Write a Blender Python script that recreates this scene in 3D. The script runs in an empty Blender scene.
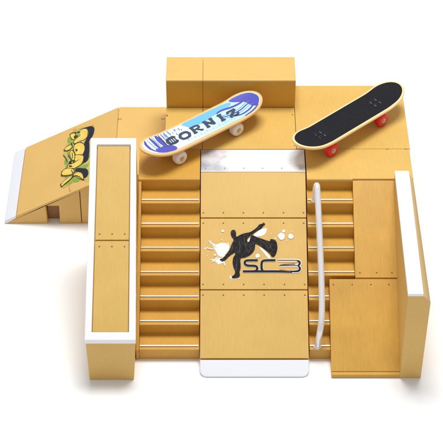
# Toy finger-skateboard park, product close-up on a white sweep.
import bpy, math
from mathutils import Vector, Matrix
from mathutils.geometry import delaunay_2d_cdt, tessellate_polygon

S = bpy.context.scene
COL = S.collection
R = math.radians
D = {'cyan':[[-1.3,1.2],[-1.0,0.81],[-0.83,0.43],[-0.4,0.48],[0.1,0.3],[0.58,0.25],[1.2,0.52],[2.74,0.51],[3.75,0.79],[3.24,1.13],[1.34,1.2],[0.01,1.24]],'ind_r':[[3.83,1.13],[4.63,1.02],[5.4,0.57],[5.54,-0.04],[5.3,-0.72],[4.95,-0.84],[4.79,-0.36],[4.63,0.22],[4.06,0.52],[3.79,0.88]],'sw':[[[1.91,0.54],[2.41,0.66],[3.48,0.41],[4.05,0.32],[4.47,0.32]],[[1.88,0.4],[2.03,-0.19],[2.93,-0.26],[3.68,-0.33],[4.47,-0.16],[4.83,-0.3]],[[2.66,-0.5],[3.28,-0.82],[4.07,-0.83],[4.62,-0.66],[4.99,-0.51]],[[3.4,-1.17],[4.02,-1.27],[4.52,-1.16],[4.98,-0.87]]],'ind_l':[[-4.69,-0.22],[-3.93,-0.08],[-3.27,-0.25],[-3.14,-0.84],[-3.69,-1.28],[-4.53,-1.19],[-4.92,-0.79]],'st':[[[-4.87,0.94],[-5.08,0.49],[-5.12,-0.12],[-4.95,-0.65]],[[-4.29,1.16],[-4.28,0.65],[-4.34,-0.11],[-4.34,-0.69]],[[-3.69,1.22],[-3.72,0.45],[-3.78,-0.4]],[[-3.45,1.22],[-3.53,0.34],[-3.65,-0.48]],[[-3.2,1.3],[-3.25,0.38]],[[-2.9,1.26],[-2.92,0.46]],[[-2.58,1.19],[-2.56,0.59]],[[-1.99,1.02],[-2.0,0.79]],[[-2.11,0.56],[-2.13,0.33]],[[-1.64,0.97],[-1.66,0.67]],[[-2.29,0.85],[-2.29,0.66]],[[-1.52,0.73],[-1.53,0.54]]],'let':[[-2.9,0.1],[-1.73,-0.09],[-0.56,0.0],[0.77,-0.0],[1.89,-0.24],[2.92,-0.18]],'leth':[[-1.49,0.48],[-1.99,-0.77],[-2.12,0.05],[-1.23,-0.19]],'g_green':[[5.39,11.66],[5.54,12.26],[6.07,12.57],[6.86,12.42],[7.88,12.02],[8.06,11.35],[7.78,10.48],[7.7,9.44],[8.01,5.29],[7.87,4.61],[7.19,5.2],[6.6,5.39],[6.04,5.27],[5.48,5.15],[5.14,5.6],[5.29,6.09],[5.64,6.54],[5.09,7.09],[5.13,7.54],[5.54,7.73],[5.33,8.43],[5.35,9.09],[5.13,9.9],[5.23,10.65]],'g_navy':[[[6.6,12.29],[7.12,12.22],[7.63,12.11],[8.0,11.66],[7.99,10.93],[7.79,10.34],[7.57,10.17],[7.66,9.38],[7.7,8.21],[7.61,7.44],[7.29,7.62],[7.05,10.06],[7.31,10.54],[7.36,11.26],[7.14,11.95]],[[6.83,8.88],[7.17,8.92],[7.64,8.87],[7.72,7.76],[7.55,7.36],[7.09,7.37],[6.83,7.69]],[[6.43,7.05],[6.79,7.03],[7.09,6.78],[7.7,6.39],[7.83,5.42],[7.43,5.2],[7.29,6.0],[6.57,6.58]],[[5.73,8.36],[6.09,8.36],[6.36,8.18],[6.21,7.94],[5.77,8.08]]],'g_yel':[[[6.63,12.16],[7.13,12.07],[7.47,11.41],[7.37,10.88],[7.15,10.55],[6.62,10.66],[6.17,10.57],[6.01,10.88],[6.28,11.17],[6.63,11.11],[6.7,11.56],[6.53,11.93]],[[5.59,12.12],[5.85,12.23],[6.15,11.89],[6.11,11.43],[6.06,11.14],[5.8,11.46]],[[6.17,10.47],[6.76,10.37],[7.15,9.79],[7.22,9.12],[7.07,8.58],[6.71,8.38],[6.32,8.72],[6.36,9.11],[6.12,9.77]],[[5.2,10.41],[5.52,10.64],[5.86,10.59],[5.93,10.21],[5.63,10.02],[5.23,10.22]],[[5.77,9.77],[6.01,9.74],[6.29,9.04],[6.27,8.22],[6.07,7.93],[5.92,8.85]],[[6.3,8.93],[6.89,8.6],[7.21,8.27],[7.12,7.4],[6.64,7.21],[6.1,7.16],[5.71,7.59],[5.71,8.02],[6.3,7.88],[6.59,8.01],[6.43,8.4]],[[5.21,7.41],[5.55,7.65],[6.23,7.2],[6.46,6.67],[6.02,6.5],[5.2,6.95]],[[6.34,6.23],[6.68,6.54],[7.22,6.04],[7.43,5.08],[7.01,5.47],[6.61,6.05]],[[5.23,5.81],[5.75,6.11],[6.17,6.3],[6.37,6.07],[5.73,5.63],[5.35,5.41]]],'g_hole':[[[6.01,11.71],[6.36,11.6],[6.46,11.36],[6.2,11.24],[6.03,11.4]],[[6.34,12.1],[6.57,11.98],[6.55,11.81],[6.36,11.89]],[[6.29,9.76],[6.51,9.63],[6.55,9.33],[6.37,9.39]],[[5.76,10.95],[5.93,10.78],[5.94,10.41],[5.84,10.53]],[[5.76,8.46],[6.3,8.33],[6.45,8.13],[5.93,8.2]],[[5.78,7.88],[6.15,7.65],[6.2,7.45],[5.85,7.61]]],'g_line':[[[5.59,12.18],[5.9,12.21],[6.62,11.82]],[[6.89,12.19],[7.24,12.09],[7.45,11.42],[7.37,10.94]],[[5.13,10.28],[5.3,10.06],[5.61,9.92],[5.91,10.11]],[[6.1,7.12],[6.33,6.56],[6.32,6.01],[5.47,5.52]],[[5.71,8.02],[6.3,7.88],[6.76,8.09]],[[5.17,6.9],[5.73,6.47],[6.07,6.44]],[[5.13,9.65],[5.43,9.11],[5.66,8.38]],[[5.67,9.33],[5.99,8.54],[6.1,8.3]],[[6.03,9.41],[6.12,8.73],[5.98,8.19]],[[6.3,6.13],[6.74,6.06],[7.39,5.07]]],'g_gr2':[[[5.35,11.73],[5.6,12.01],[5.82,11.23],[5.69,10.88],[5.37,11.19]],[[5.46,9.96],[5.78,9.66],[5.87,8.98],[5.52,9.08]],[[5.26,8.97],[5.63,8.88],[5.69,8.12],[5.34,8.21]],[[6.84,6.93],[7.67,7.14],[7.75,6.68],[7.34,6.55]],[[6.19,5.68],[6.62,5.93],[7.12,5.11],[6.41,5.36]]],'g_or':[[[5.84,12.73],[6.12,12.72],[6.24,12.32],[6.04,12.28],[5.84,12.46]],[[7.28,12.17],[7.82,12.16],[7.99,11.9],[7.67,12.04]]],'seams':[[-1.67,-0.0],[-1.65,3.76],[-1.63,9.49],[-1.6,15.01]],'body':[[[0.66,4.94],[0.75,4.78],[0.89,4.72],[1.02,4.78],[1.09,4.98],[1.07,5.19],[1.14,5.31],[1.3,5.19],[1.55,5.06],[1.84,4.98],[2.12,4.94],[2.41,4.76],[2.7,4.51],[2.84,4.29],[3.05,4.25],[3.22,4.18],[3.32,4.29],[3.15,4.4],[3.04,4.59],[2.84,4.72],[2.53,4.91],[2.24,5.16],[2.01,5.34],[1.91,5.53],[1.94,5.74],[2.1,5.66],[2.15,5.38],[2.24,5.19],[2.39,5.16],[2.59,5.31],[2.92,5.41],[3.31,5.56],[3.55,5.63],[3.68,5.66],[3.65,5.48],[3.86,5.48],[4.09,5.59],[4.19,5.85],[4.21,6.25],[4.1,6.65],[3.93,6.92],[3.74,6.86],[3.67,6.67],[3.4,6.42],[3.13,6.21],[2.83,5.96],[2.62,5.88],[2.52,5.85],[2.52,6.16],[2.43,6.42],[2.24,6.67],[1.97,6.86],[1.66,6.97],[1.46,6.97],[1.39,7.15],[1.42,7.47],[1.42,7.86],[1.32,8.08],[1.39,8.33],[1.29,8.51],[0.98,8.61],[0.74,8.58],[0.78,8.44],[0.98,8.29],[1.02,8.04],[0.88,7.72],[0.81,7.33],[0.85,6.97],[1.02,6.7],[1.02,6.52],[0.82,6.65],[0.58,6.82],[0.41,7.0],[0.27,7.15],[0.1,7.29],[-0.1,7.18],[-0.17,7.07],[0.03,7.04],[0.17,6.92],[0.3,6.75],[0.51,6.47],[0.65,6.21],[0.71,5.97],[0.82,5.74],[0.92,5.53],[0.85,5.41],[0.73,5.27]]],'folds':[[[1.3,5.53],[1.4,6.06],[1.29,6.6]],[[1.67,5.25],[1.74,5.88],[1.97,6.42]],[[2.15,5.71],[2.23,5.97],[2.49,5.85]],[[2.83,5.45],[3.21,5.79],[3.59,6.25]],[[3.21,5.59],[3.6,5.88],[3.85,6.42]],[[1.12,6.97],[1.15,7.51],[1.08,8.04]],[[0.75,5.88],[0.85,6.16],[0.65,6.52]],[[1.97,6.6],[2.14,6.42],[2.25,6.06]]],'splat':[[[-1.0,5.72],[-0.7,5.79],[-0.4,5.92],[-0.07,5.76],[0.31,5.76],[0.61,6.0],[0.57,6.24],[0.38,6.55],[0.2,6.83],[0.05,6.95],[-0.22,6.83],[-0.4,6.59],[-0.52,6.27],[-0.67,6.0]],[[-0.96,7.03],[-0.55,7.11],[-0.33,6.98],[0.05,6.95],[0.16,7.19],[0.2,7.42],[-0.03,7.38],[-0.25,7.53],[-0.33,7.38],[-0.59,7.22]],[[2.34,5.16],[2.68,4.87],[3.06,4.63],[3.4,4.55],[3.43,4.79],[3.28,5.08],[3.02,5.24],[2.64,5.27]],[[1.92,5.64],[2.08,5.43],[2.34,5.19],[2.23,5.48],[2.07,5.72]],[[1.17,6.55],[1.36,6.43],[1.32,6.79],[1.17,6.98]],[[2.82,6.03],[3.12,6.24],[3.34,6.47],[3.57,6.75],[3.71,7.03],[3.53,7.06],[3.19,6.59],[2.93,6.32]],[[3.99,5.27],[4.14,5.4],[4.03,5.51]],[[0.68,8.29],[0.57,8.6],[0.79,8.68],[1.42,8.63],[1.5,8.52],[1.35,8.6],[0.75,8.63]]],'dots':[[[4.52,5.25],0.27],[[4.69,4.84],0.12],[[5.22,5.25],0.2],[[2.7,6.81],0.17],[[0.08,4.82],0.1],[[-1.08,6.16],0.05],[[-0.51,6.75],0.08]],'sc':[[[2.71,7.17],[1.95,7.17],[1.78,7.22],[1.71,7.37],[1.78,7.52],[1.97,7.6],[2.47,7.6],[2.63,7.67],[2.68,7.82],[2.61,7.99],[2.46,8.05],[1.59,8.05]],[[4.04,7.17],[3.26,7.17],[3.06,7.23],[2.99,7.41],[2.99,7.82],[3.06,7.99]],[[1.59,8.05],[2.08,8.05],[3.15,8.05],[4.34,8.05],[5.29,8.08]]],'three':[[[4.23,7.17],[5.6,7.17],[5.8,7.2],[5.89,7.33],[5.87,7.5],[5.72,7.6],[4.34,7.6]],[[5.72,7.6],[5.86,7.73],[5.88,7.9],[5.79,8.05],[5.29,8.08]],[[5.29,8.08],[4.93,8.01],[4.34,7.96]],[[4.34,7.6],[4.49,7.52],[5.53,7.47]]],'threeb':[[[5.66,7.19],[5.86,7.27],[5.87,7.47],[5.75,7.59]],[[5.75,7.62],[5.87,7.75],[5.87,7.93],[5.72,8.05],[5.17,8.06]]]}
WORLD, KEY = 0.47, 180000

# ------------------------------------------------------------------ materials
def new_mat(name):
    m = bpy.data.materials.new(name); m.use_nodes = True
    return m, m.node_tree.nodes, m.node_tree.links, m.node_tree.nodes['Principled BSDF']

def plain(name, col, rough=.5, metal=0., spec=.5, coat=0.):
    m, n, l, b = new_mat(name)
    b.inputs['Base Color'].default_value = (*col, 1)
    b.inputs['Roughness'].default_value = rough
    b.inputs['Metallic'].default_value = metal
    b.inputs['Specular IOR Level'].default_value = spec
    b.inputs['Coat Weight'].default_value = coat
    return m

def moulded(name, col, rough=.42, scale=(6, 1.2, 1.2), amount=.10, bump=.05, spec=.5):
    """moulded tan plastic with a faint directional grain and blotches"""
    m, n, l, b = new_mat(name)
    tc = n.new('ShaderNodeTexCoord')
    mp = n.new('ShaderNodeMapping'); mp.inputs['Scale'].default_value = scale
    l.new(tc.outputs['Object'], mp.inputs['Vector'])
    g = n.new('ShaderNodeTexNoise'); g.inputs['Scale'].default_value = 2.2
    g.inputs['Detail'].default_value = 7; g.inputs['Roughness'].default_value = .68
    l.new(mp.outputs['Vector'], g.inputs['Vector'])
    c = n.new('ShaderNodeTexNoise'); c.inputs['Scale'].default_value = .35; c.inputs['Detail'].default_value = 3
    l.new(tc.outputs['Object'], c.inputs['Vector'])
    ad = n.new('ShaderNodeMath'); ad.operation = 'ADD'
    l.new(g.outputs['Fac'], ad.inputs[0])
    ml = n.new('ShaderNodeMath'); ml.operation = 'MULTIPLY'; ml.inputs[1].default_value = .6
    l.new(c.outputs['Fac'], ml.inputs[0]); l.new(ml.outputs[0], ad.inputs[1])
    r = n.new('ShaderNodeValToRGB')
    r.color_ramp.elements[0].position = .45; r.color_ramp.elements[1].position = 1.15
    k0, k1 = 1 - amount, 1 + amount * .8
    r.color_ramp.elements[0].position = .5; r.color_ramp.elements[1].position = 1.0
    r.color_ramp.elements[0].color = (col[0] * k0, col[1] * k0 * .985, col[2] * k0 * .93, 1)
    r.color_ramp.elements[1].color = (min(1, col[0] * k1), min(1, col[1] * k1), min(1, col[2] * k1 * 1.03), 1)
    l.new(ad.outputs[0], r.inputs['Fac']); l.new(r.outputs['Color'], b.inputs['Base Color'])
    bm = n.new('ShaderNodeBump'); bm.inputs['Strength'].default_value = bump; bm.inputs['Distance'].default_value = .05
    l.new(g.outputs['Fac'], bm.inputs['Height']); l.new(bm.outputs['Normal'], b.inputs['Normal'])
    rr = n.new('ShaderNodeMapRange'); rr.inputs['To Min'].default_value = rough - .06; rr.inputs['To Max'].default_value = rough + .08
    l.new(g.outputs['Fac'], rr.inputs['Value']); l.new(rr.outputs[0], b.inputs['Roughness'])
    b.inputs['Specular IOR Level'].default_value = spec
    return m

TAN = (.61, .325, .042)
M = {}
M['tan'] = moulded('tan_plastic', TAN)
M['tan_panel'] = moulded('tan_panel_plastic', (.67, .42, .098), .45, (7, .5, .5), .09, .05)
M['tan_pale'] = moulded('pale_tan_plastic', (.70, .445, .135), .5, (2, 3, 2), .05, .04, .35)
M['tan_grain'] = moulded('grained_tan_plastic', (.62, .345, .05), .38, (16, .45, .45), .2, .16)
M['deck_wood'] = moulded('board_wood', (.80, .50, .20), .42, (2, 2, 2), .06, .03)
M['deck_pale'] = moulded('board_pale_wood', (.88, .66, .32), .42, (2, 2, 2), .05, .03)
M['white'] = plain('white_plastic', (.90, .90, .92), .35)
M['groove'] = plain('dark_screw_brown', (.20, .085, .02), .6)
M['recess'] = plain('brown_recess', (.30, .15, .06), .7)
M['rail'] = plain('silver_white_enamel', (.86, .86, .89), .16, .35, coat=.6)
M['chrome'] = plain('bright_steel', (.62, .61, .64), .3, 1.)
M['toe'] = plain('cool_white_plastic', (.78, .80, .85), .35)
M['hub'] = plain('dull_steel', (.52, .51, .50), .34, .9)
M['red'] = plain('red_urethane', (.80, .018, .022), .32)
M['cream'] = plain('cream_urethane', (.86, .76, .68), .38)
M['ink'] = plain('black_ink', (.018, .017, .019), .5, spec=.12)
M['ink_w'] = plain('white_ink', (.88, .87, .84), .5)
M['ink_brown'] = plain('brown_ink', (.16, .075, .03), .5, spec=.12)
M['g_green'] = plain('green_ink', (.40, .46, .10), .55)
M['g_green2'] = plain('leaf_green_ink', (.22, .36, .05), .55)
M['ink_orange'] = plain('orange_ink', (.62, .30, .09), .55)
M['g_navy'] = plain('navy_ink', (.022, .022, .045), .5, spec=.12)
M['g_yel'] = plain('yellow_ink', (.80, .56, .07), .5)
M['g_yel2'] = plain('light_yellow_ink', (.82, .62, .12), .5)
M['g_line'] = plain('dark_green_ink', (.05, .06, .02), .5, spec=.12)
M['b_cyan'] = plain('sky_blue_ink', (.17, .49, .74), .3)
M['b_ind'] = plain('indigo_ink', (.085, .08, .46), .3)
M['b_blue'] = plain('mid_blue_ink', (.16, .24, .66), .3)
M['b_txt'] = plain('slate_ink', (.045, .06, .11), .35)
M['b_wht'] = plain('white_board_ink', (.86, .93, .97), .3)

def mottled_ink():
    m, n, l, b = new_mat('faded_black_ink')
    tc = n.new('ShaderNodeTexCoord'); g = n.new('ShaderNodeTexNoise')
    g.inputs['Scale'].default_value = 4.5; g.inputs['Detail'].default_value = 5; g.inputs['Roughness'].default_value = .7
    l.new(tc.outputs['Object'], g.inputs['Vector'])
    r = n.new('ShaderNodeValToRGB')
    r.color_ramp.elements[0].position = .46; r.color_ramp.elements[0].color = (.012, .011, .014, 1)
    r.color_ramp.elements[1].position = .74; r.color_ramp.elements[1].color = (.06, .05, .045, 1)
    l.new(g.outputs['Fac'], r.inputs['Fac']); l.new(r.outputs['Color'], b.inputs['Base Color'])
    b.inputs['Roughness'].default_value = .6; b.inputs['Specular IOR Level'].default_value = .12
    return m
M['ink_body'] = mottled_ink()
def faded(name, a, b_, p0, p1, sc=1.6):
    m, n, l, b = new_mat(name)
    tc = n.new('ShaderNodeTexCoord'); g = n.new('ShaderNodeTexNoise')
    g.inputs['Scale'].default_value = sc; g.inputs['Detail'].default_value = 6; g.inputs['Roughness'].default_value = .65
    l.new(tc.outputs['Object'], g.inputs['Vector'])
    r = n.new('ShaderNodeValToRGB')
    r.color_ramp.elements[0].position = p0; r.color_ramp.elements[0].color = (*a, 1)
    r.color_ramp.elements[1].position = p1; r.color_ramp.elements[1].color = (*b_, 1)
    l.new(g.outputs['Fac'], r.inputs['Fac']); l.new(r.outputs['Color'], b.inputs['Base Color'])
    b.inputs['Roughness'].default_value = .55
    return m
M['g_green'] = faded('worn_green_ink', (.24, .36, .05), (.62, .44, .12), .40, .56)
M['g_yel'] = faded('worn_yellow_ink', (.78, .50, .04), (.80, .60, .16), .35, .65, 2.5)

def grip():
    m, n, l, b = new_mat('black_grip_tape')
    tc = n.new('ShaderNodeTexCoord'); g = n.new('ShaderNodeTexNoise')
    g.inputs['Scale'].default_value = 22; g.inputs['Detail'].default_value = 5
    l.new(tc.outputs['Object'], g.inputs['Vector'])
    r = n.new('ShaderNodeValToRGB')
    r.color_ramp.elements[0].position = .35; r.color_ramp.elements[0].color = (.006, .006, .009, 1)
    r.color_ramp.elements[1].position = .75; r.color_ramp.elements[1].color = (.022, .022, .028, 1)
    l.new(g.outputs['Fac'], r.inputs['Fac']); l.new(r.outputs['Color'], b.inputs['Base Color'])
    bm = n.new('ShaderNodeBump'); bm.inputs['Strength'].default_value = .5; bm.inputs['Distance'].default_value = .03
    l.new(g.outputs['Fac'], bm.inputs['Height']); l.new(bm.outputs['Normal'], b.inputs['Normal'])
    b.inputs['Roughness'].default_value = .7; b.inputs['Specular IOR Level'].default_value = .14
    return m
M['grip'] = grip()
M['bolt'] = plain('grey_bolt_edge', (.16, .16, .17), .5, .5)
M['fold'] = plain('grey_fold_ink', (.12, .10, .09), .6, spec=.12)

def coping():
    m, n, l, b = new_mat('steel_painted_reflection')
    tc = n.new('ShaderNodeTexCoord'); g = n.new('ShaderNodeTexNoise')
    g.inputs['Scale'].default_value = .7; g.inputs['Detail'].default_value = 6; g.inputs['Roughness'].default_value = .55
    l.new(tc.outputs['Object'], g.inputs['Vector'])
    # reflection painted into the colour: mottled grey deepens towards both sheet ends
    sx = n.new('ShaderNodeSeparateXYZ'); l.new(tc.outputs['Object'], sx.inputs[0])
    ax = n.new('ShaderNodeMath'); ax.operation = 'SUBTRACT'; ax.inputs[1].default_value = 2.9
    l.new(sx.outputs['X'], ax.inputs[0])
    ab = n.new('ShaderNodeMath'); ab.operation = 'ABSOLUTE'; l.new(ax.outputs[0], ab.inputs[0])
    mr = n.new('ShaderNodeMapRange'); mr.inputs['From Min'].default_value = 1.2; mr.inputs['From Max'].default_value = 4.1
    mr.inputs['To Min'].default_value = -.25; mr.inputs['To Max'].default_value = .13
    l.new(ab.outputs[0], mr.inputs['Value'])
    ad = n.new('ShaderNodeMath'); ad.operation = 'ADD'
    l.new(g.outputs['Fac'], ad.inputs[0]); l.new(mr.outputs[0], ad.inputs[1])
    r = n.new('ShaderNodeValToRGB')
    r.color_ramp.elements[0].position = .42; r.color_ramp.elements[0].color = (.90, .91, .94, 1)
    r.color_ramp.elements[1].position = .72; r.color_ramp.elements[1].color = (.42, .44, .50, 1)
    l.new(ad.outputs[0], r.inputs['Fac']); l.new(r.outputs['Color'], b.inputs['Base Color'])
    b.inputs['Metallic'].default_value = .35; b.inputs['Roughness'].default_value = .35
    return m
M['coping'] = coping()

def graphic_base():
    m, n, l, b = new_mat('pale_blue_printed_film')
    tc = n.new('ShaderNodeTexCoord'); sx = n.new('ShaderNodeSeparateXYZ')
    l.new(tc.outputs['Object'], sx.inputs[0])
    g = n.new('ShaderNodeTexNoise'); g.inputs['Scale'].default_value = 1.1; g.inputs['Detail'].default_value = 4
    l.new(tc.outputs['Object'], g.inputs['Vector'])
    mr = n.new('ShaderNodeMapRange'); mr.inputs['From Min'].default_value = -3.; mr.inputs['From Max'].default_value = 3.5
    l.new(sx.outputs['X'], mr.inputs['Value'])
    ad = n.new('ShaderNodeMath'); ad.operation = 'MULTIPLY_ADD'; ad.inputs[1].default_value = .5
    l.new(g.outputs['Fac'], ad.inputs[0]); l.new(mr.outputs[0], ad.inputs[2])
    r = n.new('ShaderNodeValToRGB')
    r.color_ramp.elements[0].position = .2; r.color_ramp.elements[0].color = (.84, .92, .97, 1)
    r.color_ramp.elements[1].position = 1.; r.color_ramp.elements[1].color = (.50, .83, .93, 1)
    l.new(ad.outputs[0], r.inputs['Fac']); l.new(r.outputs['Color'], b.inputs['Base Color'])
    b.inputs['Roughness'].default_value = .3
    return m
M['film'] = graphic_base()

# ------------------------------------------------------------------ mesh builder
class MB:
    def __init__(s): s.v = []; s.f = []; s.m = []; s.mats = []
    def mi(s, mat):
        if mat not in s.mats: s.mats.append(mat)
        return s.mats.index(mat)
    def add(s, vs, fs, mat):
        o = len(s.v); k = s.mi(mat)
        s.v += [tuple(map(float, p)) for p in vs]
        for f in fs: s.f.append(tuple(o + i for i in f)); s.m.append(k)
    def loft(s, A, B, mat):
        """closed solid between two equal-length polygon rings"""
        n = len(A)
        s.add(list(A) + list(B), [tuple(range(n))[::-1], tuple(range(n, 2 * n))] +
              [(i, (i + 1) % n, n + (i + 1) % n, n + i) for i in range(n)], mat)
    def px(s, prof, x0, x1, mat):      # profile (y, z) swept along x
        s.loft([(x0, y, z) for y, z in prof], [(x1, y, z) for y, z in prof], mat)
    def py(s, prof, y0, y1, mat):      # profile (x, z) swept along y
        s.loft([(x, y0, z) for x, z in prof], [(x, y1, z) for x, z in prof], mat)
    def box(s, x0, x1, y0, y1, z0, z1, mat):
        s.px([(y0, z0), (y1, z0), (y1, z1), (y0, z1)], x0, x1, mat)
    def disc(s, c, n, r, h, mat, seg=12):
        n = Vector(n).normalized(); a = n.orthogonal().normalized(); b = n.cross(a); c = Vector(c)
        A = [c + (a * math.cos(t) + b * math.sin(t)) * r - n * h for t in [2 * math.pi * i / seg for i in range(seg)]]
        B = [p + n * (2 * h) for p in A]
        s.loft(A, B, mat)
    def tube(s, pts, r, mat, seg=16, cap=True):
        P = [Vector(p) for p in pts]; rings = []; up = Vector((1, 0, 0))
        for i, p in enumerate(P):
            t = (P[min(i + 1, len(P) - 1)] - P[max(i - 1, 0)]).normalized()
            a = (up - t * up.dot(t)).normalized(); b = t.cross(a)
            rr = r[i] if isinstance(r, (list, tuple)) else r
            rings.append([p + (a * math.cos(q) + b * math.sin(q)) * rr for q in [2 * math.pi * k / seg for k in range(seg)]])
        vs = [q for g in rings for q in g]; fs = []
        for i in range(len(rings) - 1):
            for k in range(seg):
                fs.append((i * seg + k, i * seg + (k + 1) % seg, (i + 1) * seg + (k + 1) % seg, (i + 1) * seg + k))
        if cap: fs += [tuple(range(seg))[::-1], tuple((len(rings) - 1) * seg + k for k in range(seg))]
        s.add(vs, fs, mat)
    def lathe_y(s, c, prof, mat, seg=40):  # prof (y, r) about the y axis at c
        vs = []; fs = []
        for y, r in prof:
            for k in range(seg):
                q = 2 * math.pi * k / seg
                vs.append((c[0] + r * math.cos(q), c[1] + y, c[2] + r * math.sin(q)))
        for i in range(len(prof) - 1):
            for k in range(seg):
                fs.append((i * seg + k, i * seg + (k + 1) % seg, (i + 1) * seg + (k + 1) % seg, (i + 1) * seg + k))
        fs += [tuple(range(seg)), tuple((len(prof) - 1) * seg + k for k in range(seg))[::-1]]
        s.add(vs, fs, mat)
    def build(s, name, parent=None, bevel=0., smooth=False, loc=None):
        me = bpy.data.meshes.new(name); me.from_pydata(s.v, [], s.f)
        for m in s.mats: me.materials.append(m)
        me.polygons.foreach_set('material_index', s.m); me.update()
        import bmesh
        bm = bmesh.new(); bm.from_mesh(me); bmesh.ops.recalc_face_normals(bm, faces=bm.faces); bm.to_mesh(me); bm.free()
        o = bpy.data.objects.new(name, me); COL.objects.link(o)
        if parent: o.parent = parent
        if loc: o.location = loc
        if smooth:
            me.polygons.foreach_set('use_smooth', [True] * len(me.polygons))
            me.update()
        if bevel:
            b = o.modifiers.new('bevel', 'BEVEL'); b.width = bevel; b.segments = 3; b.limit_method = 'ANGLE'
            b.angle_limit = R(35); b.harden_normals = False
            me.polygons.foreach_set('use_smooth', [True] * len(me.polygons))
            w = o.modifiers.new('wn', 'WEIGHTED_NORMAL'); w.keep_sharp = True
        return o

def thing(name, label, cat, loc=(0, 0, 0), group=None, rz=0.):
    o = bpy.data.objects.new(name, None); COL.objects.link(o)
    o.location = loc; o.rotation_euler = (0, 0, rz); o.empty_display_size = .5
    o['label'] = label; o['category'] = cat
    if group: o['group'] = group
    return o

def at(root):
    """parts are modelled in scene coordinates: undo the root's offset"""
    return tuple(-c for c in root.location)

# smoothing of traced outlines
def chaikin(p, n=1, closed=True):
    for _ in range(n):
        q = []
        L = len(p); rng = range(L) if closed else range(L - 1)
        if not closed: q.append(p[0])
        for i in rng:
            a, b = p[i], p[(i + 1) % L]
            q.append((a[0] * .75 + b[0] * .25, a[1] * .75 + b[1] * .25))
            q.append((a[0] * .25 + b[0] * .75, a[1] * .25 + b[1] * .75))
        if not closed: q.append(p[-1])
        p = q
    return [tuple(x) for x in p]

def ribbon(pts, w, n=2, taper=0.):
    """outline polygon of a stroke of width w"""
    p = [Vector(q) for q in (chaikin(pts, n, False) if n else [tuple(q) for q in pts])]
    Lf, Rt = [], []
    for i in range(len(p)):
        t = (p[min(i + 1, len(p) - 1)] - p[max(i - 1, 0)]).normalized()
        nn = Vector((-t.y, t.x)); k = w / 2
        if taper:
            u = i / (len(p) - 1); k *= 1 - taper * (2 * abs(u - .5)) ** 2
        Lf.append(p[i] + nn * k); Rt.append(p[i] - nn * k)
    return Lf, Rt

class Decal:
    """flat printed marks laid on a surface given by fn(a, b, lift) -> point"""
    def __init__(s, fn, lift=.012): s.mb = MB(); s.fn = fn; s.lift = lift; s.k = 0
    def up(s): s.k += 1; return s.lift + s.k * .0012
    def poly(s, p, mat, n=1, grid=0):
        p = chaikin(p, n) if n else [tuple(q) for q in p]
        h = s.up()
        if grid:
            xs = [q[0] for q in p]; ys = [q[1] for q in p]
            pts = [Vector(q) for q in p]; N = len(pts)
            x = min(xs) + grid * .37
            while x < max(xs):
                y = min(ys) + grid * .41
                while y < max(ys):
                    pts.append(Vector((x, y))); y += grid
                x += grid
            v, e, f, *_ = delaunay_2d_cdt(pts, [], [list(range(N))], 1, 1e-5)
        else:
            v = [Vector(q) for q in p]; f = tessellate_polygon([[Vector((q[0], q[1], 0)) for q in p]])
        s.mb.add([s.fn(q[0], q[1], h) for q in v], [tuple(t) for t in f], mat)
    def stroke(s, p, w, mat, n=2, taper=0.):
        A, B = ribbon(p, w, n, taper); h = s.up()
        vs = [s.fn(q.x, q.y, h) for q in A] + [s.fn(q.x, q.y, h) for q in B]; N = len(A)
        s.mb.add(vs, [(i, i + 1, N + i + 1, N + i) for i in range(N - 1)], mat)
    def dot(s, c, r, mat, seg=18, wob=0.):
        h = s.up()
        P = [(c[0] + r * (1 + wob * math.sin(3 * q + c[0] * 5)) * math.cos(q), c[1] + r * (1 + wob * math.cos(2 * q + c[1] * 3)) * math.sin(q))
             for q in [2 * math.pi * i / seg for i in range(seg)]]
        s.mb.add([s.fn(*q, h) for q in P], [tuple(range(seg))], mat)

def plane_fn(o, ea, eb):
    o, ea, eb = Vector(o), Vector(ea).normalized(), Vector(eb).normalized()
    n = ea.cross(eb).normalized()
    if n.z < 0: n = -n
    return (lambda a, b, h: o + ea * a + eb * b + n * h), n

def slab(mb, x0, x1, A, B, t, mat):
    """sloping panel between profile points A and B (y, z), thickness t, dropped along its normal"""
    a, b = Vector(A), Vector(B); d = (b - a).normalized(); n = Vector((-d.y, d.x))
    if n.y < 0: n = -n
    mb.px([tuple(a), tuple(b), tuple(b - n * t), tuple(a - n * t)], x0, x1, mat)

def screws(mb, xs, y, z, n, r=.062):
    for x in xs: mb.disc((x, y, z), n, r, .012, M['groove'], 10)

def lerp(A, B, t): return (A[0] + (B[0] - A[0]) * t, A[1] + (B[1] - A[1]) * t)
G_MOD = None

# ------------------------------------------------------------------ setting
fl = MB(); fl.add([(-600, -600, 0), (600, -600, 0), (600, 900, 0), (-600, 900, 0)], [(0, 1, 2, 3)], plain('white_sweep', (.93, .93, .935), .8, spec=.2))
g = fl.build('ground'); g['kind'] = 'structure'; g['label'] = 'plain white studio floor under the toy park'

# ------------------------------------------------------------------ kicker ramp on the left
Y0, Y1 = 4.16, 13.1
TOE = (-17.6, .3); TOP = (-8.55, 5.1)
kr = thing('kicker_ramp', 'pale tan wedge ramp with yellow and green graffiti and white toe at the left', 'ramp', (-12, Y0, 0))
L0 = at(kr)
def sl(x): return TOE[1] + (x - TOE[0]) * (TOP[1] - TOE[1]) / (TOP[0] - TOE[0])
mb = MB(); t = .16
xa, xb, nh = -14.12, -13.12, 1.85
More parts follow.
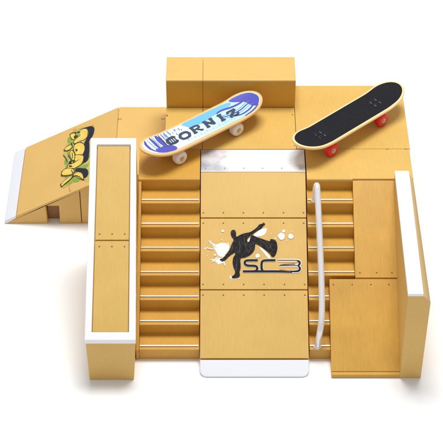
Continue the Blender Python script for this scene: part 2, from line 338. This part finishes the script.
# front strip of the wedge, notched from below, and the full wedge behind it
mb.py([(-17.5, 0), (xa, 0), (xa - .06, nh), (xb + .02, nh), (xb, 0), (-11.38, 0), (-11.38, sl(-11.38) - t), (-17.5, sl(-17.5) - t)], Y0, Y0 + .75, M['tan_pale'])
mb.py([(-17.5, 0), (-11.38, 0), (-11.38, sl(-11.38) - t), (-17.5, sl(-17.5) - t)], Y0 + .753, Y1, M['tan_pale'])
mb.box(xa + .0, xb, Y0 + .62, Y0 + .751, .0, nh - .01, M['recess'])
mb.build('body', kr, .05, loc=L0)
mb = MB()
mb.py([(-11.33, 0), (-4.52, 0), (-4.52, 5.1 - t), (-8.57, 5.1 - t), (-11.33, sl(-11.33) - t)], Y0 + .02, Y1, M['tan_pale'])
mb.build('platform_base', kr, .04, loc=L0)
mb = MB()
mb.py([(TOE[0], 0.02), (TOE[0], TOE[1] - .1), (TOE[0] + .1, sl(TOE[0] + .1)), (-16.66, sl(-16.66)), (-16.66, sl(-16.66) - t - .05), (-17.45, .02)], Y0 - .02, Y1 + .02, M['toe'])
mb.build('toe_plate', kr, .03, loc=L0)
mb = MB()
mb.py([(-16.6, sl(-16.6)), (-8.58, sl(-8.58)), (-8.58, sl(-8.58) - t - .05), (-16.6, sl(-16.6) - t - .05)], Y0 - .01, Y1 + .01, M['tan_pale'])
mb.build('slope_panel', kr, .03, loc=L0)
mb = MB()
mb.box(-8.53, -4.53, Y0 - .01, Y1 + .01, 5.1 - t - .05, 5.1, M['tan_pale'])
for x, y in ((-8.40, 11.45), (-4.85, 11.45), (-8.40, 7.4)):
    mb.box(x - .18, x + .18, y - .05, y + .05, 5.05, 5.112, M['groove'])
mb.build('deck_panel', kr, .03, loc=L0)
fn, nn = plane_fn((TOE[0], 0, TOE[1]), (TOP[0] - TOE[0], 0, TOP[1] - TOE[1]), (0, 1, 0))
d = Decal(fn)
d.poly(D['g_green'], M['g_green'], 0)
def grow(p, k):
    cx = sum(q[0] for q in p) / len(p); cy = sum(q[1] for q in p) / len(p)
    return [(cx + (q[0] - cx) * (1 + k / max(.3, math.hypot(q[0] - cx, q[1] - cy))), cy + (q[1] - cy) * (1 + k / max(.3, math.hypot(q[0] - cx, q[1] - cy)))) for q in p]
for p in D['g_gr2']: d.poly(p, M['g_green2'], 1)
for p in D['g_or']: d.poly(p, M['ink_orange'], 1)
for p in D['g_navy']: d.poly(p, M['g_navy'], 1)
for p in D['g_yel']:
    d.poly(grow(p, .085), M['g_line'], 0); d.poly(p, M['g_yel'], 1)
    cx = sum(q[0] for q in p) / len(p) - .08; cy = sum(q[1] for q in p) / len(p) + .1
    d.poly([(cx + (q[0] - cx) * .45, cy + (q[1] - cy) * .5) for q in p], M['g_yel2'], 1)
for p in D['g_hole']: d.poly(p, M['g_line'], 1)
for p in D['g_line']: d.stroke(p, .075, M['g_line'], 1, .5)
d.stroke([(6.1, 5.3), (6.12, 4.75), (6.25, 4.35)], .06, M['ink_orange'], 1)
d.mb.build('graffiti', kr, loc=L0)

# ------------------------------------------------------------------ white-framed ledge
le = thing('grind_ledge', 'long sloping ledge with white frame round two tan panels beside the wide stairs', 'ledge', (-8, -7, 0))
L0 = at(le)
LA, LB = (0., 11.95), (-13.5, 4.15)
def lw(y):      # left and right edge at depth y
    k = y / -13.5
    return -9.80 + k * -.04, -6.42 + k * .22
mb = MB(); tt = .35
def ring(y, z0, z1, i=0.):
    a, b = lw(y); return a + i, b - i
a0, b0 = lw(0); a1, b1 = lw(-13.5)
rear = [(a0, 0, 0), (b0, 0, 0), (b0, 0, LA[1] - tt), (a0, 0, LA[1] - tt)]
front = [(-9.70, -13.5, 0), (-6.44, -13.5, 0), (b1 - .03, -13.5, LB[1] - tt), (a1 + .03, -13.5, LB[1] - tt)]
mb.loft(rear, front, M['tan_pale']); mb.build('body', le, .06, loc=L0)
def top(y): return LA[1] + (y - LA[0]) * (LB[1] - LA[1]) / (LB[0] - LA[0])
mb = MB()
def bar(p, q, r_, s_):   # white frame bar from plan corners
    up, dn = .0, tt + .02
    mb.loft([(x, y, top(y) - dn) for x, y in (p, q, r_, s_)], [(x, y, top(y)) for x, y in (p, q, r_, s_)], M['white'])
yf, yr = -13.02, -.42
iL = lambda y: lw(y)[0] + .47; iR = lambda y: lw(y)[1] - (.40 + .08 * y / -13.5)
o = [(lw(.03)[0] - .02, .03), (lw(.03)[1] + .02, .03), (b1 + .02, -13.55), (a1 - .02, -13.55)]
i_ = [(iL(yr), yr), (iR(yr), yr), (iR(yf), yf), (iL(yf), yf)]
vs = [(x, y, top(y)) for x, y in o + i_] + [(x, y, top(y) - tt - .02) for x, y in o + i_]
fs = []
for k in range(4):
    j = (k + 1) % 4
    fs += [(k, j, 4 + j, 4 + k), (8 + k, 8 + j, 12 + j, 12 + k), (k, j, 8 + j, 8 + k), (4 + k, 4 + j, 12 + j, 12 + k)]
mb.add(vs, fs, M['white']); mb.build('frame', le, .04, loc=L0)
nn = Vector((0, -(LA[1] - LB[1]), 13.5)).normalized()
ys = -6.92; dz = .10
for ya, yb in ((yr - .06, ys + .045), (ys - .045, yf + .06)):
    mb = MB(); g_ = .07
    q = [(iL(ya) + g_, ya), (iR(ya) - g_, ya), (iR(yb) - g_, yb), (iL(yb) + g_, yb)]
    mb.loft([(x, y, top(y) - tt - .04) for x, y in q], [(x, y, top(y) - dz) for x, y in q], M['tan_panel'])
    ysr = ys + .42 if yb > ys - 1 else ys - .42
    xm = (iL(ysr) + iR(ysr)) / 2; hw = (iR(ysr) - iL(ysr)) / 2 - .38
    screws(mb, (xm - hw, xm, xm + hw), ysr, top(ysr) - dz, nn)
    mb.build('panel', le, .03, loc=L0)

# ------------------------------------------------------------------ steps
DP = 1.618
def step_profile(nosing0=0.):
    """closed (y, z) profile of eight risers below a deck edge at y = 0"""
    p = [(0, 8)]
    for k in range(1, 8):
        p += [(-DP * (k - 1), 8 - k), (-DP * k, 8 - k)]
    p += [(-DP * 7, 0)]
    return p
def steps_mesh(x0, x1, back, mat, ks=range(1, 8)):
    """ks: treads to carry; each tread has a slightly proud lip"""
    mb = MB()
    prof = [(back, 0), (back, 8 - .01), (0, 8 - .01), (0, 7)]
    for k in ks:
        prof += [(-DP * (k - 1) - (0 if k > 1 else 0), 8 - k)] if k > 1 else []
        prof += [(-DP * k, 8 - k), (-DP * k, 7 - k)]
    # remove duplicates
    q = []
    for a in prof:
        if not q or a != q[-1]: q.append(a)
    mb.px(q, x0, x1, mat)
    return mb
def deck_lip(mb, x0, x1, mat, y=0., z=8.):
    mb.box(x0, x1, y - .07, y + .16, z - .20, z + .035, mat)

def edging(parent, x0, x1, k, loc):
    mb = MB(); y, z = -DP * k + .30, 8 - k + .05
    mb.tube([(x0, y, z), (x0 + .02, y, z), (x1 - .02, y, z), (x1, y, z)], .085, M['chrome'], 10)
    # lengthwise tube: reuse with x as travel direction
    return mb

def rod(parent, x0, x1, k, loc):
    y, z = -DP * k + .32, 8 - k + .035; seg = 12; r = .095
    A = [(x0, y + r * .8 * math.cos(q), z + r * .8 * math.sin(q)) for q in [2 * math.pi * i / seg for i in range(seg)]]
    B = [(x1, p[1], p[2]) for p in A]
    mb = MB(); mb.loft(A, B, M['chrome'])
    o = mb.build('step_edging', parent, loc=loc)
    return o

# wide stairs on the left
ws = thing('stair_set', 'wide flight of eight tan steps with steel edging between white-framed ledge and centre ramp', 'stairs', (-4, -6, 0))
L0 = at(ws)
mb = steps_mesh(-6.12, -1.66, 3.62, M['tan'])
for k in range(1, 8): mb.box(-6.11, -1.67, -DP * k - .06, -DP * k + .14, 8 - k - .17, 8 - k + .03, M['tan'])
mb.build('steps', ws, .035, loc=L0)
mb = MB()
mb.px([(3.60, .01), (3.60, 7.96), (.02, 7.96), (-.10, 7.86), (-DP * 7 - .06, .98), (-DP * 7 - .06, .01)], -6.36, -6.125, M['tan'])
mb.build('stringer', ws, .03, loc=L0)
mb = MB()
mb.box(-6.37, -1.665, -.02, 3.62, 7.93, 8.06, M['tan'])
deck_lip(mb, -6.36, -1.67, M['tan'])
mb.build('deck_panel', ws, .03, loc=L0)
for k in range(1, 8): rod(ws, -6.08, -1.74, k, L0)

# ------------------------------------------------------------------ centre ramp
RA, RB = (.88, 8.0), (-12.05, .75)
cr = thing('bank_ramp', 'straight centre ramp with black skater print and white toe between the two stairs', 'ramp', (2.4, -6, 0))
L0 = at(cr)
X0, X1 = -1.60, 6.42
RN = Vector((0, RA[1] - RB[1], RA[0] - RB[0])).normalized(); RN = Vector((0, -abs(RN.y), RN.z)) if True else RN
RN = Vector((0, -(RA[1] - RB[1]), (RA[0] - RB[0]))).normalized()
mb = MB()
def off(p, k): return (p[0] + RN.y * k, p[1] + RN.z * k)
bA, bB = off(RA, -.14), off(RB, -.14)
mb.px([(3.62, 0), (3.62, 7.9), (bA[0], bA[1] - .02), bB, (-12.0, 0)], X0 + .02, X1 - .02, M['tan'])
mb.build('body', cr, .03, loc=L0)
mb = MB()
mb.px([(3.60, 7.88), (3.60, 8.05), (.98, 8.05), (.91, 8.02), (.91, 7.86)], X0, X1, M['coping'])
screws(mb, [X0 + .35 + i * (X1 - X0 - .7) / 5 for i in range(6)], 1.28, 8.052, (0, 0, 1), .05)
mb.build('coping', cr, .02, loc=L0)
tot = 15.01 - .0
ss = [0, 3.76, 9.49, math.hypot(RB[0] - RA[0], RB[1] - RA[1])]
LT = ss[-1]
cuts = ss
sx = [X0 + .2 + i * (X1 - X0 - .4) / 5 for i in range(6)]
for i in range(3):
    mb = MB(); a = lerp(RA, RB, (cuts[i] + (.05 if i else .02)) / LT); b = lerp(RA, RB, (cuts[i + 1] - (.05 if i < 2 else .04)) / LT)
    slab(mb, X0, X1, a, b, .18, M['tan_panel'])
    if i < 2:
        c = lerp(RA, RB, (cuts[i + 1] - .42) / LT); screws(mb, sx, c[0], c[1], RN)
    if i > 0:
        c = lerp(RA, RB, (cuts[i] + .42) / LT); screws(mb, sx, c[0], c[1], RN)
    mb.build('panel', cr, .03, loc=L0)
# white toe: rounded front corners
mb = MB()
zf = lambda y: RB[1] + (y - RB[0]) * (RA[1] - RB[1]) / (RA[0] - RB[0])
rc = .55; plan = [(X0 - .01, -12.10)]
yF = -13.28
for q in range(0, 7):
    a = math.pi + q * math.pi / 12; plan.append((X0 - .01 + rc + rc * math.cos(a), yF + rc + rc * math.sin(a)))
for q in range(0, 7):
    a = 1.5 * math.pi + q * math.pi / 12; plan.append((X1 + .01 - rc + rc * math.cos(a), yF + rc + rc * math.sin(a)))
plan.append((X1 + .01, -12.10))
mb.loft([(x, y, .01) for x, y in plan], [(x, y, max(.12, zf(y) - .02)) for x, y in plan], M['toe'])
mb.build('toe_plate', cr, .06, loc=L0)
fn, _ = plane_fn((0, RA[0], RA[1]), (1, 0, 0), (0, RB[0] - RA[0], RB[1] - RA[1]))
d = Decal(fn)
def rag(p, k=.05, s=0):
    p = chaikin(p, 2); n = len(p); cx = sum(q[0] for q in p) / n; cy = sum(q[1] for q in p) / n; out = []
    for i, q in enumerate(p):
        f = 1 + k * (math.sin(i * 1.9 + s) + .7 * math.sin(i * .83 + 2 * s) + .5 * math.sin(i * 3.1 + s))
        out.append((cx + (q[0] - cx) * f, cy + (q[1] - cy) * f))
    return out
for i, p in enumerate(D['splat']): d.poly(rag(p, .045, i), M['ink_w'], 1)
for a_, r0 in ((.3, .07), (1.1, .05), (2.0, .06), (2.6, .04), (3.3, .08), (4.1, .05), (5.0, .045), (5.6, .06)):
    d.dot((-.28 + .98 * math.cos(a_), 6.35 + .85 * math.sin(a_)), r0, M['ink_w'], 12, .15)
for a_, r0 in ((4.0, 5.9, ), (3.75, 5.05), (4.95, 5.6), (2.2, 4.5), (5.3, 4.9)): d.dot((a_, r0), .04, M['ink_w'], 10, .2)
for c, r in D['dots']: d.dot(c, r, M['ink_w'], 20, .1)
for a_, b_ in (((-.4, 6.1), (-1.02, 5.6)), ((-.3, 6.9), (-.75, 7.35)), ((.1, 7.1), (.25, 7.62)), ((-.6, 6.3), (-1.1, 6.2))):
    d.stroke([a_, lerp(a_, b_, .5), b_], .09, M['ink_w'], 1, .6)
for p in D['body']: d.poly(p, M['ink_body'], 1)
for p in D['folds']: d.stroke(p, .03, M['fold'], 2, .8)
d.mb.build('skater_print', cr, loc=L0)
d = Decal(fn, .03)
for p in D['sc'] + D['three'][:2]: d.stroke(p, .24, M['ink_w'], 2)
for p in D['sc']: d.stroke(p, .19, M['ink'], 2)
for p in D['three']: d.stroke(p, .085, M['ink_brown'], 2)
for p in D['threeb']: d.stroke(p, .17, M['ink'], 2, .5)
d.mb.build('lettering_print', cr, loc=L0)

# ------------------------------------------------------------------ right stairs set in a bank
rs = thing('stair_bank', 'tan bank with narrow steps cut into it and a curved white handrail', 'stairs', (9, -6, 0))
L0 = at(rs)
BX = 13.15
def bk(y): return 8 + .586 * y
XS0, XS1, XS2 = 6.50, 10.0, 8.06
mb = MB()
prof = [(3.68, 0), (3.68, 7.9), (0, 7.9), (0, 7)]
for k in range(1, 5): prof += ([(-DP * (k - 1), 8 - k)] if k > 1 else []) + [(-DP * k, 8 - k), (-DP * k, 7 - k)]
profA = prof[:-1] + [(-DP * 4, 0)]
def dedupe(p):
    q = []
    for a in p:
        if not q or a != q[-1]: q.append(a)
    return q
mb.px(dedupe(profA), XS0, XS1, M['tan'])
prof = [(-DP * 4 + .003, 0), (-DP * 4 + .003, 3)]
for k in range(5, 8): prof += [(-DP * k, 8 - k), (-DP * k, 7 - k)]
mb.px(dedupe(prof), XS0, XS2 - .003, M['tan'])
for k in range(1, 8):
    mb.box(XS0 + .01, (XS1 if k < 5 else XS2) - .01, -DP * k - .06, -DP * k + .14, 8 - k - .17, 8 - k + .03, M['tan'])
mb.build('steps', rs, .035, loc=L0)
mb = MB()
mb.px([(3.68, 0), (3.68, 7.9), (0, 7.9), (-6.83, bk(-6.83) - .14), (-6.83, 0)], XS1 + .003, BX - .01, M['tan'])
mb.px([(-6.833, 0), (-6.833, bk(-6.83) - .14), (-13.15, .16), (-13.15, 0)], XS2 + .003, BX - .01, M['tan'])
mb.build('body', rs, .02, loc=L0)
mb = MB()
mb.box(XS0, 14.62, -.0, 3.68, 7.88, 8.06, M['tan_panel'])
deck_lip(mb, XS0 + .02, XS1 - .01, M['tan_panel'])
for x in (12.9, 14.35): mb.box(x - .13, x + .13, 3.60, 3.69, 8.0, 8.072, M['groove'])
mb.build('deck_panel', rs, .03, loc=L0)
BN = Vector((0, -.586, 1)).normalized()
mb = MB(); slab(mb, XS1 + .0, BX, (-.12, bk(-.12)), (-6.78, bk(-6.78)), .2, M['tan_grain'])
screws(mb, (10.35, 11.6, 12.75), -6.45, bk(-6.45), BN)
mb.build('upper_panel', rs, .03, loc=L0)
mb = MB(); slab(mb, XS2, BX, (-6.88, bk(-6.88)), (-13.0, bk(-13.0)), .2, M['tan_grain'])
screws(mb, (8.35, 9.75, 11.15, 12.5), -7.25, bk(-7.25), BN)
mb.build('lower_panel', rs, .03, loc=L0)
mb = MB(); mb.box(XS2, BX, -13.30, -12.9, .01, .33, M['tan']); mb.build('toe_strip', rs, .05, loc=L0)
for k in range(1, 8): rod(rs, XS0 + .04, (XS1 if k < 5 else XS2) - .05, k, L0)
# handrail, one bent tube
def cat(pts, n=10):
    P = [Vector(p) for p in pts]; P = [P[0] * 2 - P[1]] + P + [P[-1] * 2 - P[-2]]; out = []
    for i in range(1, len(P) - 2):
        for k in range(n):
            t = k / n; a, b, c, e = P[i - 1:i + 3]
            out.append(.5 * ((2 * b) + (c - a) * t + (2 * a - 5 * b + 4 * c - e) * t * t + (3 * b - 3 * c + e - a) * t ** 3))
    return out + [P[-2]]
path = cat([(7.06, -1.34, 7.0), (7.09, -1.32, 7.7), (7.13, -1.32, 8.35), (7.18, -1.66, 8.68), (7.22, -2.4, 8.30), (7.28, -4.2, 7.22), (7.34, -6., 6.05), (7.38, -8., 4.85),
            (7.38, -9.6, 3.85), (7.32, -10.6, 3.15), (7.22, -11.0, 2.45), (7.13, -11.08, 1.7), (7.09, -11.08, 1.0)])
mb = MB(); mb.tube(path, .235, M['rail'], 20)
hr = mb.build('handrail', rs, smooth=True, loc=L0)
for (x, y, z) in ((7.06, -1.34, 7.0), (7.09, -11.08, 1.0)):
    mb = MB(); mb.disc((x, y, z + .06), (0, 0, 1), .30, .05, M['rail'], 24); mb.build('foot_plate', hr, .02)

# ------------------------------------------------------------------ right wall ledge
rw = thing('side_wall', 'tall tan wall ledge with a white strip along its top at the right edge', 'ledge', (14, -6, 0))
L0 = at(rw)
yR, yF = -.03, -13.33
mb = MB(); th = .22
f = [(13.09, yF, 0), (14.62, yF, 0), (14.76, yF, 7.55), (14.20, yF, 8.47 - th), (13.11, yF, 8.47 - th)]
r_ = [(13.09, yR, 0), (14.62, yR, 0), (14.62, yR, 7.95), (14.24, yR, 8.85 - th), (13.16, yR, 8.85 - th)]
mb.loft(r_, f, M['tan_pale']); mb.build('body', rw, .04, loc=L0)
mb = MB()
mb.loft([(13.14, yR + .02, 8.85 - th - .03), (14.25, yR + .02, 8.85 - th - .03), (14.23, yR + .02, 8.85), (13.15, yR + .02, 8.85)],
        [(13.09, yF - .02, 8.47 - th - .03), (14.21, yF - .02, 8.47 - th - .03), (14.19, yF - .02, 8.47), (13.10, yF - .02, 8.47)], M['white'])
mb.build('top_strip', rw, .035, loc=L0)

# ------------------------------------------------------------------ rear platforms
def platform(label, x0, x1, y0, y1, tabs=()):
    p = thing('platform', label, 'platform', ((x0 + x1) / 2, (y0 + y1) / 2, 0), 'flat platforms behind the stairs and ramp')
    l0 = at(p)
    b = MB(); b.box(x0 + .01, x1 - .01, y0 + .01, y1 - .01, 0, 7.95, M['tan']); b.build('body', p, .03, loc=l0)
    b = MB(); b.box(x0, x1, y0, y1, 7.90, 8.05, M['tan_panel'])
    for x, y, wx, wy in tabs: b.box(x - wx, x + wx, y - wy, y + wy, 8.0, 8.062, M['groove'])
    b.build('top_panel', p, .025, loc=l0)
platform('narrow tan platform under the nose side of the blue board', -4.45, -1.525, 3.68, 9.05, ((-4.36, 8.0, .06, .12),))
platform('tan platform between the tall block and the steel coping', -1.495, 5.83, 3.68, 9.05, ((5.65, 8.1, .08, .05), (5.7, 4.1, .08, .05)))
platform('large tan platform under the black skateboard', 5.86, 14.68, 3.72, 12.05, ((6.0, 4.1, .08, .05),))
def block(label, x0, x1):
    p = thing('grind_box', label, 'block', ((x0 + x1) / 2, 10.7, 0), 'two tall blocks at the back')
    l0 = at(p)
    b = MB(); b.box(x0, x1, 9.09, 12.29, 0, 10.60, M['tan']); b.build('body', p, .06, loc=l0)
    b = MB(); b.box(x0 - .0, x1 + .0, 9.07, 12.30, 10.55, 10.73, M['tan_pale']); b.build('top_panel', p, .05, loc=l0)
block('narrow left one of the two tall tan blocks at the back', -4.43, -1.505)
block('wide right one of the two tall tan blocks at the back', -1.495, 5.88)

# ------------------------------------------------------------------ skateboards
BL, BW, KK, U0, EE = 5.83, 1.42, .60, 3.0, 1.9
def bz(u, v):
    k = min(1, max(0, (abs(u) - U0) / (BL - U0)))
    return KK * k ** 1.5 + .12 * (abs(v) / BW) ** 2
def outline(i=0., n=96):
    out = []
    for q in [2 * math.pi * k / n for k in range(n)]:
        c, s = math.cos(q), math.sin(q)
        # straight sides with a half-ellipse at each end
        out.append(((BL - EE if c > 1e-9 else -(BL - EE) if c < -1e-9 else 0) + (EE - i) * c, (BW - i) * s))
    # add points along straight sides
    res = []
    for k in range(n):
        a, b = out[k], out[(k + 1) % n]; res.append(a)
        L = math.hypot(a[0] - b[0], a[1] - b[1])
        m = int(L / .3)
        for j in range(1, m): res.append(lerp(a, b, j / m))
    return res
def sheet(mb, p, z, mat, grid=.3, flip=False):
    pts = [Vector(q) for q in p]; N = len(pts)
    x = -BL
    while x < BL:
        y = -BW
        while y < BW:
            pts.append(Vector((x + .013, y + .017))); y += grid
        x += grid
    v, e, f, *_ = delaunay_2d_cdt(pts, [], [list(range(N))], 1, 1e-5)
    mb.add([(q.x, q.y, bz(q.x, q.y) + z) for q in v], [tuple(t) for t in f], mat)

def make_board(name, label, loc, yaw, wood, wheel_mat, tyre_r):
    """origin at the wheels' contact height; deck top at z = 1.44"""
    b = thing(name, label, 'skateboard', loc, 'two toy skateboards on the platforms', yaw)
    T = 1.45; H = .28
    mb = MB()
    rings = [(.11, 0.), (.045, -.025), (0., -.09), (0., -.19), (.05, -.255), (.12, -H)]
    base = [outline(i) for i, z in rings]; n = len(base[0])
    vs = []; fs = []
    for (i, z), o in zip(rings, base):
        vs += [(q[0], q[1], bz(*q) + T + z) for q in o]
    for r in range(len(rings) - 1):
        for k in range(n): fs.append((r * n + k, r * n + (k + 1) % n, (r + 1) * n + (k + 1) % n, (r + 1) * n + k))
    mb.add(vs, fs, wood)
    sheet(mb, base[0], T, wood); sheet(mb, base[-1], T - H, wood)
    import bmesh
    o = mb.build('deck', b, smooth=True)
    bm = bmesh.new(); bm.from_mesh(o.data); bmesh.ops.remove_doubles(bm, verts=bm.verts, dist=1e-4)
    bmesh.ops.recalc_face_normals(bm, faces=bm.faces); bm.to_mesh(o.data); bm.free()
    for sgn in (-1, 1):
        u = 2.83 * sgn - .17
        tr = MB()
        tr.box(u - .55, u + .55, -.42, .42, T - H - .14, T - H - .005, M['hub'])
        tr.loft([(u - .18, -.62, .50), (u + .18, -.62, .50), (u + .18, -.62, .74), (u - .18, -.62, .74)],
                [(u - .26, 0, .46), (u + .26, 0, .46), (u + .26, 0, T - H - .12), (u - .26, 0, T - H - .12)], M['hub'])
        tr.loft([(u - .26, 0.001, .46), (u + .26, 0.001, .46), (u + .26, 0.001, T - H - .12), (u - .26, 0.001, T - H - .12)],
                [(u - .18, .62, .50), (u + .18, .62, .50), (u + .18, .62, .74), (u - .18, .62, .74)], M['hub'])
        t_ = tr.build('truck', b, .03)
        ax = MB(); ax.lathe_y((u, 0, tyre_r), [(-1.30, .07), (1.30, .07)], M['chrome'], 12); ax.build('axle', t_)
        for sv in (-1, 1):
            w = MB(); r = tyre_r
            prof = [(-.31, r * .42), (-.33, r * .66), (-.30, r * .84), (-.22, r * .96), (-.12, r), (.12, r), (.22, r * .96), (.30, r * .84), (.33, r * .66), (.31, r * .42)]
            w.lathe_y((u, sv * 1.0, r), prof, wheel_mat)
            wo = w.build('wheel', b, smooth=True)
            hb = MB()
            hb.lathe_y((u, sv * 1.0, r), [(-.335, r * .16), (-.335, r * .36), (-.30, r * .40), (.30, r * .40), (.335, r * .36), (.335, r * .16)], M['hub'], 24)
            hb.build('bearing', wo)
            nb = MB(); nb.lathe_y((u, sv * 1.0, r), [(-.40, r * .15), (.40, r * .15)], M['chrome'], 6); nb.build('nut', wo)
    return b

def board_fn(T):
    return lambda u, v, h: Vector((u, v, bz(u, v) + T + h))

b1 = make_board('toy_skateboard', 'skateboard with blue and white printed deck and cream wheels', (-1.541, 4.633, 8.055), .683, M['deck_wood'], M['cream'], .57)
fn = board_fn(1.45)
mb = MB(); sheet(mb, outline(.24), 1.45 + .014, M['film'], .3)
film = mb.build('deck_print', b1, smooth=True)
d = Decal(fn, .022)
clipv = BW - .26
def clip(p): return [(u, max(-clipv, min(clipv, v))) for u, v in p]
def inside(p):   # keep a traced outline inside the printed film
    out = []
    for u, v in p:
        k = 0
        e = abs(u) - (BL - EE)
        m = (BW - .26) * (math.sqrt(max(0, 1 - (e / (EE - .26)) ** 2)) if e > 0 else 1)
        out.append((math.copysign(min(abs(u), BL - .30), u), max(-m, min(m, v))))
    return out
d.poly(inside(D['cyan']), M['b_cyan'], 1, .25)
d.poly(inside([(3.5, 1.2), (4.2, 1.15), (4.9, .95), (5.35, .6), (5.55, .1), (5.5, -.4), (5.2, -.85), (4.75, -1.05), (4.5, -.5), (4.5, .1), (4.1, .5), (3.75, .8)]), M['b_ind'], 1, .25)
for p, w in zip(D['sw'], (.20, .13, .17, .13)):
    p = inside(p)
    q = chaikin(p, 2, False); d.stroke(q, w, M['b_ind'], 0, .5)
for off_, w in ((-.22, .05), (.2, .05)):
    p = inside([(u, v + off_) for u, v in D['sw'][1]]); d.stroke(chaikin(p, 2, False), w, M['b_blue'], 0, .5)
d.poly(inside([(-4.75, -.25), (-4.3, -.30), (-3.9, -.15), (-3.35, -.28), (-3.1, -.8), (-3.3, -1.16), (-3.9, -1.16), (-4.5, -1.1), (-5.0, -.75)]), M['b_ind'], 1, .25)
for p, w, c in zip(D['st'], (.24, .26, .42, .14, .12, .12, .10, .12, .08, .08, .08, .07), ('b_ind', 'b_ind', 'b_ind', 'b_txt', 'b_blue', 'b_blue', 'b_blue', 'b_blue', 'b_blue', 'b_blue', 'b_cyan', 'b_blue')):
    p = inside(p); n_ = 6
    q = []
    for a_, b_ in zip(p, p[1:]): q += [lerp(a_, b_, j / n_) for j in range(n_)]
    q.append(p[-1]); d.stroke(q, w, M[c], 0, .6)
for u, a_, b_ in ((-4.62, 1.0, -.5), (-4.05, 1.15, -.3), (-3.0, 1.1, .5)):
    d.stroke([lerp((u, a_), (u - .05, b_), j / 8) for j in range(9)], .07, M['b_cyan'], 0, .6)
# lettering: slab serif strokes, cap height 1
GL = {'C': [[(.95, .75), (.8, .98), (.5, 1.), (.15, .9), (.02, .5), (.15, .1), (.5, 0), (.82, .04), (.98, .28)]],
      'O': [[(.5, 1), (.15, .9), (0, .5), (.15, .1), (.5, 0), (.85, .1), (1, .5), (.85, .9), (.5, 1)]],
      'R': [[(.18, 0), (.18, 1)], [(.0, 1), (.6, 1), (.88, .88), (.88, .6), (.6, .5), (.2, .5)], [(.5, .5), (.9, .0)], [(0, 0), (.38, 0)], [(.75, 0), (1.05, 0)]],
      'N': [[(.15, 0), (.15, 1)], [(.12, .98), (.88, .02)], [(.85, 0), (.85, 1)], [(-.03, 1), (.3, 1)], [(-.03, 0), (.33, 0)], [(.67, 1), (1.03, 1)]],
      'I': [[(.5, 0), (.5, 1)], [(.15, 1), (.85, 1)], [(.15, 0), (.85, 0)]],
      'Z': [[(.05, .72), (.08, .98), (.92, .98)], [(.92, .98), (.06, .02)], [(.06, .02), (.92, .02), (.96, .3)]]}
wd = {'I': .62}
for ch, (u, v) in zip('CORNIZ', ((-2.92, .02), (-1.75, -.08), (-.56, 0.), (.72, -.04), (1.85, -.10), (2.92, -.22))):
    w_ = wd.get(ch, .92) * .96; h_ = .72
    for st in GL[ch]:
        q = [(u + (x - .5) * w_ + (y - .5) * .12, v + (y - .5) * h_) for x, y in st]
        q2 = []
        for a_, b_ in zip(q, q[1:]): q2 += [lerp(a_, b_, j / 3) for j in range(3)]
        q2.append(q[-1]); n_ = 1 if ch in 'CO' else 0
        vert = len(st) == 2 and abs(st[0][1] - st[1][1]) > .5
        d.stroke(q2, .24 if vert or ch in 'CO' else .17, M['b_txt'], n_)
for j in range(4): d.stroke([(-3.25 + j * .2, -.42), (-3.2 + j * .2, .0), (-3.15 + j * .2, .42)], .09, M['b_txt'], 0)
for j in range(16):
    u = -1.9 + j * .30; d.stroke([(u, -.62 - .04 * (j % 3)), (u + .03, -.75), (u + .05, -.86 - .08 * (j % 2))], .045, M['b_wht'] if j % 2 else M['b_cyan'], 0)
art = d.mb.build('lettering', film)

b2 = make_board('toy_skateboard', 'skateboard with black grip tape top and red wheels', (9.964, 5.698, 8.055), .749, M['deck_pale'], M['red'], .57)
mb = MB(); sheet(mb, outline(.20), 1.45 + .02, M['grip'], .3)
tape = mb.build('grip_tape', b2, smooth=True)
for sgn in (-1, 1):
    for du in (-.27, .27):
        for dv in (-.24, .24):
            u, v = 3.1 * sgn + du, dv
            mb = MB(); mb.disc((u, v, bz(u, v) + 1.47), (0, 0, 1), .13, .022, M['grip'], 16)
            # partial grey ring round each bolt head
            seg = 20; A = []; B_ = []
            for k in range(seg):
                q = 2 * math.pi * k / seg
                A.append((u + .13 * math.cos(q), v + .13 * math.sin(q), bz(u, v) + 1.495)); B_.append((u + .165 * math.cos(q), v + .165 * math.sin(q), bz(u, v) + 1.476))
            mb.add(A + B_, [(k, (k + 1) % seg, seg + (k + 1) % seg, seg + k) for k in range(seg // 2 + 3)], M['bolt'] if 'bolt' in M else M['hub'])
            mb.build('bolt', b2)

# ------------------------------------------------------------------ light and camera
W = bpy.data.worlds.new('World'); S.world = W; W.use_nodes = True
bg = W.node_tree.nodes['Background']; bg.inputs['Color'].default_value = (1, 1, 1, 1); bg.inputs['Strength'].default_value = WORLD
def area(name, loc, target, size, power, col=(1, 1, 1)):
    l = bpy.data.lights.new(name, 'AREA'); l.shape = 'RECTANGLE'; l.size, l.size_y = size; l.energy = power; l.color = col
    o = bpy.data.objects.new(name, l); COL.objects.link(o); o.location = loc
    o.rotation_euler = (Vector(target) - Vector(loc)).to_track_quat('-Z', 'Y').to_euler()
    return o
area('softbox', (8, 26, 140), (0, 0, 0), (64, 44), KEY)

cam = bpy.data.cameras.new('camera'); co = bpy.data.objects.new('camera', cam); COL.objects.link(co)
f, th, Dd, tx, ty = 1730.139, .7066674, 134.4206, -.01729, -.33939
F = Vector((0, math.cos(th), -math.sin(th)))
co.location = Vector((tx, ty, 4)) - F * Dd
co.rotation_euler = (math.pi / 2 - th, 0, 0)
cam.sensor_fit = 'HORIZONTAL'; cam.sensor_width = 36; cam.lens = f / 443 * 36
cam.clip_start = 1; cam.clip_end = 3000
S.camera = co
S.render.engine = 'CYCLES'
S.view_settings.view_transform = 'Standard'; S.view_settings.look = 'None'; S.view_settings.exposure = 0; S.view_settings.gamma = 1
